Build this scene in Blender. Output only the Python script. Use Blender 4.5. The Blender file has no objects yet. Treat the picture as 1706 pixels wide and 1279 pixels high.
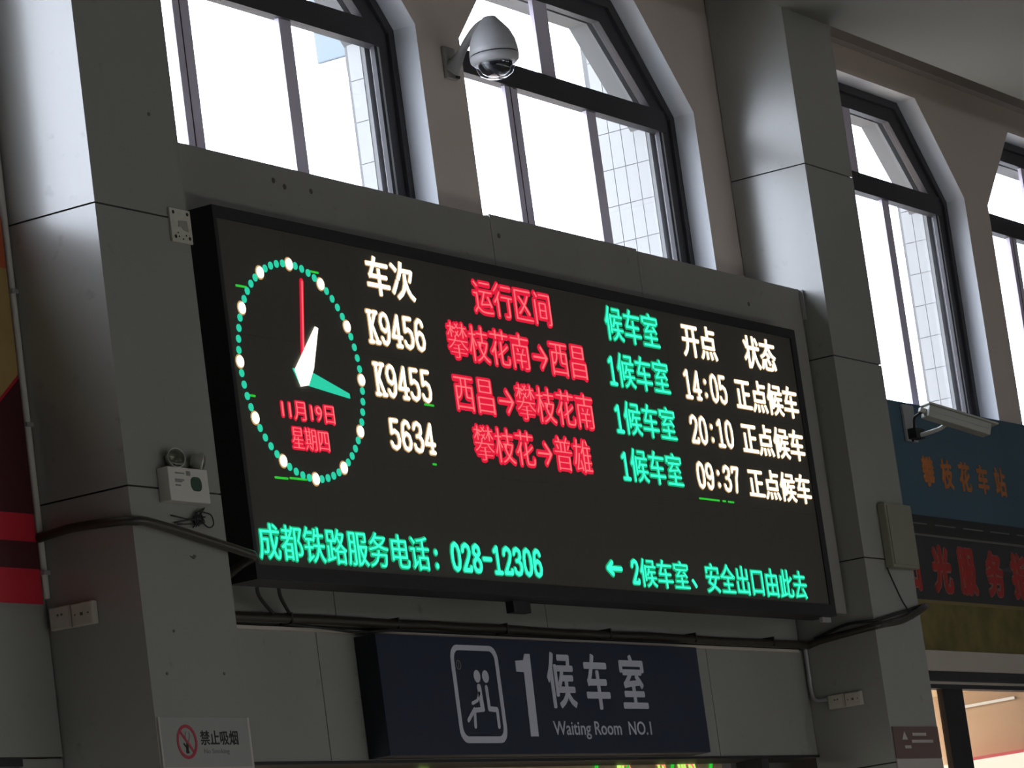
import bpy, bmesh, math, random
from mathutils import Vector, Matrix
from mathutils.geometry import tessellate_polygon
random.seed(7)
scn = bpy.context.scene
col = scn.collection

# ------------------------------------------------------------------ camera, sky, lights, exposure
R_ = Vector((0.5016444385414923, -0.8548384897812388, -0.1326801178358005))
U_ = Vector((-0.0815768950792123, -0.19943645473570187, 0.9765092476324478))
F_ = Vector((0.8612189428186227, 0.4790368012073658, 0.1697812581511533))
cd = bpy.data.cameras.new('camera'); cam = bpy.data.objects.new('camera', cd); col.objects.link(cam)
cd.sensor_width = 36.0; cd.lens = 6116.78 / 1706 * 36; cd.clip_end = 300
m = Matrix((R_, U_, -F_)).transposed().to_4x4(); m.translation = Vector((0, 0, 1.6)); cam.matrix_world = m
scn.camera = cam
scn.view_settings.view_transform = 'Standard'; scn.view_settings.look = 'None'
scn.view_settings.exposure = 0.0; scn.view_settings.gamma = 1.0; scn.view_settings.use_curve_mapping = False
w = bpy.data.worlds.new('overcast_sky'); scn.world = w; w.use_nodes = True
bg = w.node_tree.nodes['Background']; bg.inputs[0].default_value = (0.92, 0.96, 1.06, 1); bg.inputs[1].default_value = 9.0
scn.cycles.max_bounces = 8; scn.cycles.diffuse_bounces = 5; scn.cycles.transparent_max_bounces = 12
scn.cycles.sample_clamp_indirect = 6.0

def area(name, loc, rot, sx, sy, power, color=(1, 1, 1), portal=False):
    l = bpy.data.lights.new(name, 'AREA'); l.shape = 'RECTANGLE'; l.size = sx; l.size_y = sy; l.energy = power; l.color = color
    if portal: l.cycles.is_portal = True
    o = bpy.data.objects.new(name, l); col.objects.link(o); o.location = loc; o.rotation_euler = rot
    return o
# daylight coming through the opposite row of windows (behind the camera) and the ceiling lamps of the hall
area('daylight_opposite_windows', (16, -13.6, 3.4), (math.radians(90), 0, 0), 30, 4.4, 8, (0.97, 0.98, 1.0))
for i, x in enumerate((6, 13, 20, 27)):
    area('ceiling_lamp_light', (x, 1.5, 6.70), (0, 0, 0), 1.2, 1.2, .8, (1.0, 0.95, 0.86))

area('low_fill_light', (14, 2.2, 1.5), (math.radians(97), 0, 0), 14, .8, 60, (.98, 1.0, .92))  # added fill with no fixture, brightens the lower wall panels

# ------------------------------------------------------------------ helpers
def tag(o, label=None, cat=None, group=None, kind=None):
    if label: o['label'] = label
    if cat: o['category'] = cat
    if group: o['group'] = group
    if kind: o['kind'] = kind
    return o
def thing(name, label, cat, loc, group=None):
    o = bpy.data.objects.new(name, None); col.objects.link(o); o.location = loc
    return tag(o, label, cat, group)
def link(name, me, mat=None, parent=None):
    if mat is not None and not me.materials: me.materials.append(mat)
    o = bpy.data.objects.new(name, me); col.objects.link(o)
    if parent is not None:
        o.parent = parent; o.matrix_parent_inverse = Matrix.Translation(-pworld(parent))
    return o
def pworld(o):
    v = Vector(o.location)
    return v
def build(name, bm, mat=None, parent=None, smooth=False):
    bmesh.ops.recalc_face_normals(bm, faces=bm.faces[:])
    me = bpy.data.meshes.new(name); bm.to_mesh(me); bm.free()
    if smooth: me.polygons.foreach_set('use_smooth', [True] * len(me.polygons))
    # a mesh written in world coordinates: its parent is always a top-level empty or mesh whose location is a pure offset
    if mat is not None: me.materials.append(mat)
    o = bpy.data.objects.new(name, me); col.objects.link(o)
    if parent is not None:
        o.parent = parent
        off = Vector((0, 0, 0)); q = parent
        while q is not None: off += Vector(q.location); q = q.parent
        o.location = -off
    return o
def box(bm, x0, x1, y0, y1, z0, z1, bev=0.0):
    r = bmesh.ops.create_cube(bm, size=1.0)
    vs = r['verts']
    for v in vs:
        v.co = Vector(((x0 + x1) / 2 + v.co.x * (x1 - x0), (y0 + y1) / 2 + v.co.y * (y1 - y0), (z0 + z1) / 2 + v.co.z * (z1 - z0)))
    if bev > 0:
        es = list({e for v in vs for e in v.link_edges})
        bmesh.ops.bevel(bm, geom=es, offset=bev, segments=2, affect='EDGES', profile=0.5)
    return vs
def B(*a, **k):
    bm = bmesh.new(); box(bm, *a, **k); return bm
def prism(bm, loops, y0, y1):
    """polygon in the XZ plane (outer loop, then holes), extruded along Y"""
    vecs = [[Vector((x, z, 0)) for x, z in l] for l in loops]
    tris = tessellate_polygon(vecs)
    flat = [p for l in loops for p in l]
    f0 = [bm.verts.new((x, y0, z)) for x, z in flat]; f1 = [bm.verts.new((x, y1, z)) for x, z in flat]
    for t in tris:
        try:
            bm.faces.new([f0[i] for i in t]); bm.faces.new([f1[i] for i in reversed(t)])
        except ValueError: pass
    k = 0
    for l in loops:
        n = len(l)
        for i in range(n):
            a, b = k + i, k + (i + 1) % n
            bm.faces.new((f0[a], f0[b], f1[b], f1[a]))
        k += n
def tube(bm, pts, r, seg=10, caps=True):
    pts = [Vector(p) for p in pts]; rings = []
    prev = None
    for i, p in enumerate(pts):
        d = (pts[min(i + 1, len(pts) - 1)] - pts[max(i - 1, 0)]).normalized()
        ref = Vector((0, 0, 1)) if abs(d.z) < .9 else Vector((1, 0, 0))
        a = d.cross(ref).normalized() if prev is None else (prev - d * prev.dot(d)).normalized()
        prev = a; b = d.cross(a)
        rr = r[i] if isinstance(r, (list, tuple)) else r
        rings.append([bm.verts.new(p + (a * math.cos(t) + b * math.sin(t)) * rr) for t in [2 * math.pi * k / seg for k in range(seg)]])
    for u, v in zip(rings, rings[1:]):
        for k in range(seg): bm.faces.new((u[k], u[(k + 1) % seg], v[(k + 1) % seg], v[k]))
    if caps: bm.faces.new(rings[0][::-1]); bm.faces.new(rings[-1])
def smoothpath(pts, n=6):
    pts = [Vector(p) for p in pts]; out = []
    for i in range(len(pts) - 1):
        p0, p1, p2, p3 = pts[max(i - 1, 0)], pts[i], pts[i + 1], pts[min(i + 2, len(pts) - 1)]
        for k in range(n):
            t = k / n
            out.append(0.5 * ((2 * p1) + (-p0 + p2) * t + (2 * p0 - 5 * p1 + 4 * p2 - p3) * t * t + (-p0 + 3 * p1 - 3 * p2 + p3) * t ** 3))
    out.append(pts[-1]); return out
def lathe(bm, prof, origin, axis=Vector((0, 0, 1)), seg=32):
    axis = Vector(axis).normalized(); q = axis.to_track_quat('Z', 'Y'); o = Vector(origin); rings = []
    for r, h in prof:
        if r < 1e-6: rings.append([bm.verts.new(o + q @ Vector((0, 0, h)))])
        else: rings.append([bm.verts.new(o + q @ Vector((r * math.cos(2 * math.pi * k / seg), r * math.sin(2 * math.pi * k / seg), h))) for k in range(seg)])
    for u, v in zip(rings, rings[1:]):
        for k in range(seg):
            a, b, c, d = u[k % len(u)], u[(k + 1) % len(u)], v[(k + 1) % len(v)], v[k % len(v)]
            f = []
            for x in (a, b, c, d):
                if x not in f: f.append(x)
            if len(f) > 2: bm.faces.new(f)
def disc(bm, x, z, r, y0, y1, seg=20):
    prism(bm, [[(x + r * math.cos(2 * math.pi * k / seg), z + r * math.sin(2 * math.pi * k / seg)) for k in range(seg)]], y0, y1)
def stroke(bm, pts, wd, y0, y1, caps=True):
    """flat stroke with a real thickness along a polyline in XZ; each piece sits a hair lower than the one before"""
    k = 0
    for (x0, z0), (x1, z1) in zip(pts, pts[1:]):
        dx, dz = x1 - x0, z1 - z0; L = math.hypot(dx, dz) or 1
        nx, nz = -dz / L * wd / 2, dx / L * wd / 2
        prism(bm, [[(x0 + nx, z0 + nz), (x1 + nx, z1 + nz), (x1 - nx, z1 - nz), (x0 - nx, z0 - nz)]], y0 + k * .00006, y1); k += 1
    if caps:
        for x, z in pts: disc(bm, x, z, wd / 2, y0 + k * .00006, y1, 10); k += 1

# ------------------------------------------------------------------ materials
def mat(name, color, rough=0.6, metal=0.0, spec=0.5, noise=0.0, nscale=3.0, bump=0.0, bscale=40.0, speck=0.0):
    M = bpy.data.materials.new(name); M.use_nodes = True; nt = M.node_tree; b = nt.nodes['Principled BSDF']
    b.inputs['Base Color'].default_value = (*color, 1); b.inputs['Roughness'].default_value = rough
    b.inputs['Metallic'].default_value = metal; b.inputs['Specular IOR Level'].default_value = spec
    if noise or bump or speck:
        tc = nt.nodes.new('ShaderNodeTexCoord')
    if noise:
        n = nt.nodes.new('ShaderNodeTexNoise'); n.inputs['Scale'].default_value = nscale; n.inputs['Detail'].default_value = 5
        nt.links.new(tc.outputs['Object'], n.inputs['Vector'])
        mx = nt.nodes.new('ShaderNodeMix'); mx.data_type = 'RGBA'
        mx.inputs[6].default_value = (*[c * (1 - noise) for c in color], 1); mx.inputs[7].default_value = (*[min(1, c * (1 + noise)) for c in color], 1)
        nt.links.new(n.outputs['Fac'], mx.inputs[0]); last = mx.outputs[2]
        if speck:
            n2 = nt.nodes.new('ShaderNodeTexNoise'); n2.inputs['Scale'].default_value = nscale * 6; n2.inputs['Detail'].default_value = 8
            nt.links.new(tc.outputs['Object'], n2.inputs['Vector'])
            rp = nt.nodes.new('ShaderNodeMapRange'); rp.inputs[1].default_value = .66; rp.inputs[2].default_value = .8; rp.inputs[4].default_value = speck
            nt.links.new(n2.outputs['Fac'], rp.inputs[0])
            m2 = nt.nodes.new('ShaderNodeMix'); m2.data_type = 'RGBA'; m2.inputs[7].default_value = (*[c * .3 for c in color], 1)
            nt.links.new(rp.outputs[0], m2.inputs[0]); nt.links.new(last, m2.inputs[6]); last = m2.outputs[2]
        nt.links.new(last, b.inputs['Base Color'])
    if bump:
        n = nt.nodes.new('ShaderNodeTexNoise'); n.inputs['Scale'].default_value = bscale; n.inputs['Detail'].default_value = 4
        nt.links.new(tc.outputs['Object'], n.inputs['Vector'])
        bp = nt.nodes.new('ShaderNodeBump'); bp.inputs['Strength'].default_value = bump; bp.inputs['Distance'].default_value = .01
        nt.links.new(n.outputs['Fac'], bp.inputs['Height']); nt.links.new(bp.outputs[0], b.inputs['Normal'])
    return M
def emit(name, color, strength=1.0):
    M = bpy.data.materials.new(name); M.use_nodes = True; nt = M.node_tree
    b = nt.nodes['Principled BSDF']; b.inputs['Base Color'].default_value = (.02, .02, .02, 1)
    b.inputs['Emission Color'].default_value = (*color, 1); b.inputs['Emission Strength'].default_value = strength
    return M
def glassmat(name, tint=(.96, .98, 1), refl=.06):
    M = bpy.data.materials.new(name); M.use_nodes = True; nt = M.node_tree; nt.nodes.remove(nt.nodes['Principled BSDF'])
    t = nt.nodes.new('ShaderNodeBsdfTransparent'); t.inputs[0].default_value = (*tint, 1)
    g = nt.nodes.new('ShaderNodeBsdfGlossy'); g.inputs['Roughness'].default_value = .05
    lw = nt.nodes.new('ShaderNodeLayerWeight'); lw.inputs[0].default_value = .5
    pw = nt.nodes.new('ShaderNodeMath'); pw.operation = 'POWER'; pw.inputs[1].default_value = 5; nt.links.new(lw.outputs['Facing'], pw.inputs[0])
    fr = nt.nodes.new('ShaderNodeMapRange'); fr.inputs[3].default_value = refl * .6; fr.inputs[4].default_value = .9; nt.links.new(pw.outputs[0], fr.inputs[0])
    mx = nt.nodes.new('ShaderNodeMixShader'); nt.links.new(fr.outputs[0], mx.inputs[0]); nt.links.new(t.outputs[0], mx.inputs[1]); nt.links.new(g.outputs[0], mx.inputs[2])
    nt.links.new(mx.outputs[0], nt.nodes['Material Output'].inputs[0]); return M

M_acp = mat('grey_composite_panel', (.30, .295, .275), .25, 0, 1.0, noise=.06, nscale=2.0, speck=.35)
M_core = mat('dark_joint', (.02, .02, .02), .9)
M_house = mat('grey_painted_board', (.27, .26, .24), .7, noise=.12, nscale=3.0, speck=.4, bump=.05, bscale=15)
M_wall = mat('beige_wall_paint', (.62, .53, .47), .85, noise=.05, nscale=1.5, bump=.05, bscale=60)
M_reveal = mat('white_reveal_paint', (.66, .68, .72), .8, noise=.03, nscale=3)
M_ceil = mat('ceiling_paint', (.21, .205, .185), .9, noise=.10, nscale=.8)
M_floor = mat('polished_floor', (.35, .33, .30), .25, noise=.1, nscale=2)
M_frame = mat('dark_window_metal', (.03, .028, .033), .6, noise=.2, nscale=10)
M_mull = mat('grey_aluminium', (.62, .56, .66), .5, .1)
M_sash = mat('pale_aluminium', (.42, .41, .42), .4, .3)
M_tile = mat('white_facade_tile', (.28, .28, .275), .5, noise=.04, nscale=8)
M_grout = mat('grey_grout', (.17, .17, .17), .9)
M_glass = glassmat('window_glass')
M_black = mat('black_housing', (.010, .010, .011), .55)
M_screen = mat('led_screen_face', (.085, .075, .062), .75, noise=.08, nscale=30)
M_pipe = mat('dark_brown_pipe', (.035, .028, .020), .4, noise=.3, nscale=12)
M_cable = mat('black_cable', (.012, .012, .012), .6)
M_white = mat('white_plastic', (.60, .58, .52), .5, noise=.05, nscale=20)
M_ivory = mat('ivory_switch_plastic', (.52, .47, .40), .45, noise=.05, nscale=30)
M_plate = mat('cream_metal_plate', (.55, .53, .44), .6, noise=.2, nscale=40)
M_stain = mat('dark_stain', (.10, .09, .08), .8)
M_navy = mat('navy_sign_face', (.009, .017, .045), .4, noise=.15, nscale=3)
M_navys = mat('sign_box_side', (.006, .009, .016), .6)
M_signw = mat('white_sign_vinyl', (.62, .62, .72), .5)
M_cam = mat('camera_shell', (.50, .50, .52), .35)
M_camb = mat('camera_bracket_metal', (.30, .29, .28), .5)
M_dome = mat('smoked_dome', (.02, .02, .025), .08, spec=.8)
M_domeglass = glassmat('clear_dome', (.85, .86, .9))
M_bull = mat('bullet_camera_shell', (.45, .45, .40), .4)
M_red = mat('banner_red', (.52, .012, .025), .6, noise=.25, nscale=3)
M_red2 = mat('banner_maroon', (.06, .004, .008), .6, noise=.3, nscale=3)
M_tan = mat('banner_tan', (.42, .28, .09), .6, noise=.3, nscale=6)
M_orange = mat('banner_orange', (.5, .10, .03), .6, noise=.2, nscale=6)
M_blue = mat('poster_blue', (.045, .105, .150), .55, noise=.2, nscale=2)
M_pdark = mat('poster_dark', (.035, .035, .038), .6, noise=.3, nscale=8)
M_pdark2 = mat('poster_dark_band', (.018, .018, .018), .6, noise=.3, nscale=20)
M_pline = mat('poster_grey_line', (.14, .13, .12), .6)
M_olive = mat('poster_olive', (.16, .125, .03), .6, noise=.75, nscale=6)
M_or = mat('letter_orange', (.48, .16, .04), .6, noise=.35, nscale=14)
M_rl = mat('letter_red', (.38, .025, .018), .6, noise=.3, nscale=10)
M_rlo = mat('letter_outline_pink', (.32, .13, .10), .6)
M_lint = mat('light_lintel_board', (.52, .46, .40), .6, noise=.05, nscale=4)
M_nsign = mat('clear_grey_sticker', (.34, .34, .32), .3, noise=.05, nscale=3)
M_nred = mat('prohibition_red', (.45, .03, .06), .5)
M_ink = mat('black_ink', (.01, .01, .01), .6)
M_inkg = mat('grey_ink', (.22, .22, .21), .6)
M_brown = mat('brown_notice', (.16, .10, .085), .4)
M_pale = mat('pale_print', (.50, .46, .43), .5)
M_jbox = mat('grey_green_box', (.24, .235, .18), .6, noise=.1, nscale=8)
M_green = mat('dark_green_print', (.03, .07, .05), .4)
M_ext = mat('pale_blue_cabinet', (.17, .21, .24), .5, noise=.05)
M_beige = mat('shop_beige_wall', (.62, .47, .34), .7, noise=.04, nscale=3)
M_cream = mat('shop_cream_band', (.80, .66, .47), .7)
M_tanwall = mat('passage_tan_wall', (.35, .25, .14), .7, noise=.5, nscale=9)
M_ground = mat('outside_paving', (.40, .40, .38), .9, noise=.1)
E_w1 = emit('led_warm_halo', (.50, .30, .11)); E_w2 = emit('led_warm_white', (1.0, .97, .78), 1.7)  # dull warm tone: glow halo round white LED strokes, put into emission
E_r1 = emit('led_red_and_halo', (.62, .004, .03), 1.25); E_r2 = emit('led_red_core', (1.0, .16, .17), 1.1)  # the deep red also paints the glow halo round red strokes
E_g1 = emit('led_green_halo', (.004, .40, .16)); E_g2 = emit('led_green_core', (.04, 1.0, .62), 1.15)  # dark green: painted glow halo behind the green strokes
E_dot = emit('led_teal', (.02, .62, .38)); E_gl = emit('led_pure_green', (.02, .55, .03))
E_tube = emit('lamp_tube', (1, .85, .68), 1.0); E_box = emit('lit_sign_face', (1.0, .88, .68), 1.3); E_redline = emit('lit_red_edge', (.9, .12, .12), .8)
E_yel = emit('led_yellow_green', (.55, .9, .15), 1.1)

# ------------------------------------------------------------------ text
def textmesh(s, x0, x1, z0, z1, y0, thick, offset=0.0):
    bold = 0.0
    if offset > 0: bold = offset * (z1 - z0); offset = 0.0; x0 += bold * .7; x1 -= bold * .7; z0 += bold * .6; z1 -= bold * .6
    """lettering in the XZ plane that faces -Y, fitted to a rectangle"""
    c = bpy.data.curves.new('lettering', 'FONT'); c.body = s; c.size = 1; c.resolution_u = 3; c.offset = 0
    o = bpy.data.objects.new('tmp', c); col.objects.link(o)
    dg = bpy.context.evaluated_depsgraph_get(); dg.update()
    me = o.evaluated_get(dg).to_mesh()
    xs = [v.co.x for v in me.vertices]; ys = [v.co.y for v in me.vertices]
    bx = (min(xs), max(xs), min(ys), max(ys)); o.evaluated_get(dg).to_mesh_clear()
    c.offset = offset; c.extrude = .5; dg.update()
    me = bpy.data.meshes.new_from_object(o.evaluated_get(dg))
    bpy.data.objects.remove(o); bpy.data.curves.remove(c)
    sx = (x1 - x0) / (bx[1] - bx[0]); sz = (z1 - z0) / (bx[3] - bx[2])
    for v in me.vertices:
        x, y, z = v.co
        v.co = (x0 + (x - bx[0]) * sx, y0 - (z + .5) * thick, z0 + (y - bx[2]) * sz)
    me.materials.clear()
    if bold > 0:
        bm = bmesh.new(); bm.from_mesh(me); base = bm.verts[:] + bm.edges[:] + bm.faces[:]
        for k in range(8):
            r = bmesh.ops.duplicate(bm, geom=base)
            vs = [g for g in r['geom'] if isinstance(g, bmesh.types.BMVert)]
            t = math.pi * k / 4
            bmesh.ops.translate(bm, verts=vs, vec=(bold * math.cos(t), .00012 * (k + 1), bold * math.sin(t)))
        bm.to_mesh(me); bm.free()
    return me
def lettering(s, x0, x1, z0, z1, y0, thick, mt, parent, offset=0.0, name='lettering', label=None):
    me = textmesh(s, x0, x1, z0, z1, y0, thick, offset); me.name = name
    off = Vector((0, 0, 0)); q = parent
    while q is not None: off += Vector(q.location); q = q.parent
    meshes = [me]
    if len(s) > 1 and ord(s[-1]) > 255:                     # one object per character
        bm = bmesh.new(); bm.from_mesh(me); meshes = []
        cell = {}; todo = set(bm.faces)
        while todo:
            f = todo.pop(); isl = [f]; st = [f]
            while st:
                g = st.pop()
                for e in g.edges:
                    for h in e.link_faces:
                        if h in todo: todo.discard(h); isl.append(h); st.append(h)
            xs = [v.co.x for g in isl for v in g.verts]
            i = min(len(s) - 1, max(0, int(((min(xs) + max(xs)) / 2 - x0) / (x1 - x0) * len(s))))
            cell.setdefault(i, []).extend(isl)
        for i in sorted(cell):
            vm = {}; vs = []; fs = []
            for f in cell[i]:
                idx = []
                for v in f.verts:
                    if v.index not in vm: vm[v.index] = len(vs); vs.append(tuple(v.co))
                    idx.append(vm[v.index])
                fs.append(idx)
            m2 = bpy.data.meshes.new(name); m2.from_pydata(vs, [], fs); m2.update(); meshes.append(m2)
        bm.free()
    for me in meshes:
        me.materials.append(mt)
        o = bpy.data.objects.new(name, me); col.objects.link(o)
        o.parent = parent; o.location = -off
        if label: o['label'] = label
    return o
# narrow bitmap-like numerals with small serifs: polylines in a 1 x 2 cell
DG = {
 '0': [[(.5, 1.92), (.25, 1.75), (.14, 1.3), (.14, .7), (.25, .25), (.5, .08), (.75, .25), (.86, .7), (.86, 1.3), (.75, 1.75), (.5, 1.92)]],
 '1': [[(.22, 1.62), (.52, 1.9), (.52, .08)], [(.2, .08), (.84, .08)]],
 '2': [[(.15, 1.45), (.22, 1.75), (.5, 1.92), (.78, 1.75), (.85, 1.4), (.7, 1.0), (.15, .1), (.85, .1), (.88, .32)]],
 '3': [[(.16, 1.55), (.25, 1.8), (.5, 1.92), (.78, 1.75), (.8, 1.35), (.6, 1.08), (.4, 1.04)], [(.6, 1.08), (.84, .8), (.86, .45), (.7, .15), (.45, .08), (.2, .2), (.13, .45)]],
 '4': [[(.66, .08), (.66, 1.92), (.1, .62), (.92, .62)], [(.46, .08), (.86, .08)]],
 '5': [[(.82, 1.9), (.22, 1.9), (.2, 1.08), (.5, 1.22), (.78, 1.05), (.87, .65), (.78, .25), (.5, .08), (.22, .2), (.13, .42)]],
 '6': [[(.82, 1.6), (.7, 1.85), (.48, 1.92), (.25, 1.7), (.14, 1.1), (.14, .6), (.26, .2), (.5, .08), (.75, .22), (.86, .6), (.76, 1.0), (.5, 1.15), (.24, .98), (.15, .7)]],
 '7': [[(.13, 1.6), (.16, 1.88), (.87, 1.88), (.6, 1.1), (.45, .08)]],
 '8': [[(.5, 1.92), (.24, 1.75), (.2, 1.4), (.5, 1.08), (.8, 1.4), (.76, 1.75), (.5, 1.92)], [(.5, 1.08), (.18, .75), (.14, .4), (.3, .12), (.5, .08), (.7, .12), (.86, .4), (.82, .75), (.5, 1.08)]],
 '9': [[(.18, .4), (.3, .15), (.52, .08), (.75, .3), (.86, .9), (.86, 1.4), (.74, 1.8), (.5, 1.92), (.25, 1.78), (.14, 1.4), (.24, 1.0), (.5, .85), (.76, 1.02), (.85, 1.3)]],
 'K': [[(.25, .08), (.25, 1.92)], [(.25, .8), (.82, 1.92)], [(.42, 1.12), (.85, .08)], [(.1, 1.92), (.42, 1.92)], [(.1, .08), (.4, .08)], [(.66, 1.92), (.95, 1.92)], [(.7, .08), (.98, .08)]],
 '-': [[(.12, 1.0), (.88, 1.0)]], ':': [[(.5, 1.35), (.5, 1.37)], [(.5, .4), (.5, .42)]],
}
def digits(s, x0, x1, z0, z1, y0, wd, th, mt, parent, name='lettering'):
    cw = (x1 - x0) / len(s); h = (z1 - z0) / 2
    for i, ch in enumerate(s):
        bm = bmesh.new()
        w2 = wd * (1.35 if ch == ':' else 1)
        for pl in DG[ch]:
            stroke(bm, [(x0 + cw * (i + .04 + .92 * px), z0 + h * pz) for px, pz in pl], w2, y0 - th, y0)
        o = build(name, bm, mt, parent)
    return o

# ------------------------------------------------------------------ the hall: walls, windows, ceiling, pillars
YW = 8.46                                  # inner face of the window wall
X0, X1 = -6.0, 34.0
WIN = [12.25, 15.15, 18.885, 21.76, 25.5, 28.4]    # left edges of the arched openings (width 2.49)
WIN += [5.6, 8.5]
def octo(x0, wd=2.49, zs=6.32, zt=6.89, zb=4.84, ch=.56, inset=0.0):
    a, b = x0 + inset, x0 + wd - inset
    k = inset * .42
    return [(a, zb + inset * .3), (b, zb + inset * .3), (b, zs - k), (b - ch, zt - inset), (a + ch, zt - inset), (a, zs - k)]
bm = bmesh.new()
prism(bm, [[(X0, 3.36), (X1, 3.36), (X1, 7.6), (X0, 7.6)]] + [octo(x) for x in WIN], YW, 8.64)
o = build('wall_front', bm, M_wall); tag(o, kind='structure')
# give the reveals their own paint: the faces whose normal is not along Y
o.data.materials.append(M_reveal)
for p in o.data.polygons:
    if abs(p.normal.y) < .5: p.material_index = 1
# outer skin of the wall, tiled, with narrower openings
bm = bmesh.new()
prism(bm, [[(X0, 0), (X1, 0), (X1, 9.0), (X0, 9.0)][0:4]] + [octo(x, inset=.13) for x in WIN] + [[(18.65, .1), (21.9, .1), (21.9, 3.6), (18.65, 3.6)], [(12.0, .1), (17.4, .1), (17.4, 2.80), (12.0, 2.80)], [(4, .1), (11.2, .1), (11.2, 2.74), (4, 2.74)]], 8.68, 8.79)
o = build('wall_outer', bm, M_grout); tag(o, kind='structure')
o = build('pier_outer', B(17.512, 19.01, 8.79, 9.03, 3.3, 9.0), M_grout); tag(o, kind='structure')
o = build('pier_outer', B(21.252, 21.89, 8.79, 8.87, 3.3, 9.0), M_grout); tag(o, kind='structure')

def tile_surround(x0, name, cols):
    """white tiles on the outer side face to the right of a window"""
    root = bpy.data.objects.new(name, None); col.objects.link(root); root['kind'] = 'structure'
    xf = x0 + 2.36; base = None; step = .205
    for j in range(cols):
        for i in range(12 if j else 7):
            if base is None: base = build('tile', B(-.0025, .0025, -.0355, .0355, -.1005, .1005), M_tile); t = base
            else: t = bpy.data.objects.new('tile', base.data); col.objects.link(t)
            t.parent = root; t.location = (xf - .001, 8.70 + .038 + j * .0745, 4.86 + step * (i + .5))
    return root
for i, (x, c) in enumerate(zip(WIN[:4], (1, 4, 2, 1))):
    tile_surround(x, 'trim_%d' % (i + 10), c)

def arched_window(n, x0):
    Yf, Yb = 8.60, 8.645
    root = bpy.data.objects.new('window_%d' % n, None); col.objects.link(root); root.location = (x0 + 1.245, 8.63, 4.84); root['kind'] = 'structure'
    inn = octo(x0, inset=.14)
    inn[0] = (x0 + .10, inn[0][1]); inn[5] = (x0 + .10, 6.32); inn[4] = (x0 + .57, inn[4][1])
    bm = bmesh.new()
    prism(bm, [[(p[0], p[1]) for p in octo(x0, inset=.002)], inn], Yf, Yb)
    box(bm, x0 + .1, x0 + 2.39, Yf - .012, Yb, 6.218, 6.34)                 # transom
    # raised outer lip of the frame
    prism(bm, [octo(x0, inset=.002), octo(x0, inset=.05)], Yf - .018, Yf)
    build('frame', bm, M_frame, root)
    # sliding lower sashes: stiles and a thin rail
    for a, b, mm, yo in ((.65, .735, M_mull, .0), (.735, .79, M_mull, .008), (1.51, 1.61, M_mull, .006)):
        build('mullion', B(x0 + a, x0 + b, Yf + yo, Yf + yo + .022, 4.86, 6.225), mm, root)
    build('mullion_groove', B(x0 + .70, x0 + .706, Yf - .002, Yf, 4.86, 6.225), M_frame, root)
    build('mullion', B(x0 + 1.075, x0 + 1.225, Yf + .004, Yf + .026, 6.335, 6.78), M_mull, root)
    build('sash_stile', B(x0 + 2.315, x0 + 2.34, Yf - .002, Yf + .02, 4.86, 6.22), M_frame, root)
    build('sash_stile', B(x0 + 2.34, x0 + 2.356, Yf - .004, Yf + .02, 4.86, 6.22), M_sash, root)
    build('sash_stile', B(x0 + .16, x0 + .2, Yf - .006, Yf + .05, 4.86, 6.22), M_sash, root)
    # panes
    for a, b in ((.13, .66), (.78, 1.52), (1.6, 2.31)):
        build('pane', B(x0 + a, x0 + b, 8.618, 8.622, 4.88, 6.225), M_glass, root)
    for s in (0, 1):
        f = (lambda t: x0 + t) if s == 0 else (lambda t: x0 + 2.31 - t)
        bmp = bmesh.new(); prism(bmp, [[(f(.13), 6.335), (f(1.08), 6.335), (f(1.08), 6.77), (f(.53), 6.77), (f(.13), 6.33)]], 8.618, 8.622)
        build('pane', bmp, M_glass, root)
    return root
for i, x in enumerate(WIN): arched_window(i + 1, x)
for x in WIN[:4] + WIN[6:]:
    area('window_portal', (x + 1.245, 9.02, 5.85), (math.radians(-90), 0, 0), 2.2, 1.95, 1, portal=True)

# ceiling soffit, cornice, slab above, floor and the other walls
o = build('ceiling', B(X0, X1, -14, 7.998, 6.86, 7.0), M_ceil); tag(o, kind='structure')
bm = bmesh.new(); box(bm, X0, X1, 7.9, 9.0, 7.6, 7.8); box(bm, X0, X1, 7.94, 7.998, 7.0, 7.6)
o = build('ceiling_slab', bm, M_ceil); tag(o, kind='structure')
o = build('trim_1', B(X0, X1, 8.40, YW, 7.06, 7.30), mat('cornice_shade_paint', (.36, .31, .275), .8)); tag(o, kind='structure')  # wall colour darkened: shade at the wall top painted in
o = build('floor', B(X0, X1, -14, 12, -.1, 0), M_floor); tag(o, kind='structure')
M_room = mat('hall_wall_paint', (.55, .52, .48), .8)
o = build('wall_left', B(X0 - .2, X0, -14, 8.46, 0, 7.6), M_room); tag(o, kind='structure')
o = build('wall_right', B(X1, X1 + .2, -14, 8.46, 0, 7.6), M_room); tag(o, kind='structure')
bm = bmesh.new()
prism(bm, [[(X0, 0), (X1, 0), (X1, 7.0), (X0, 7.0)]] + [[(a, 3.2), (a + 2.4, 3.2), (a + 2.4, 4.9), (a, 4.9)] for a in (10, 22)], -14.0, -13.75)
o = build('wall_back', bm, M_room); tag(o, kind='structure')
o = build('ground', B(-60, 120, 9.0, 120, -.3, -.05), M_ground); tag(o, kind='structure')

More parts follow.
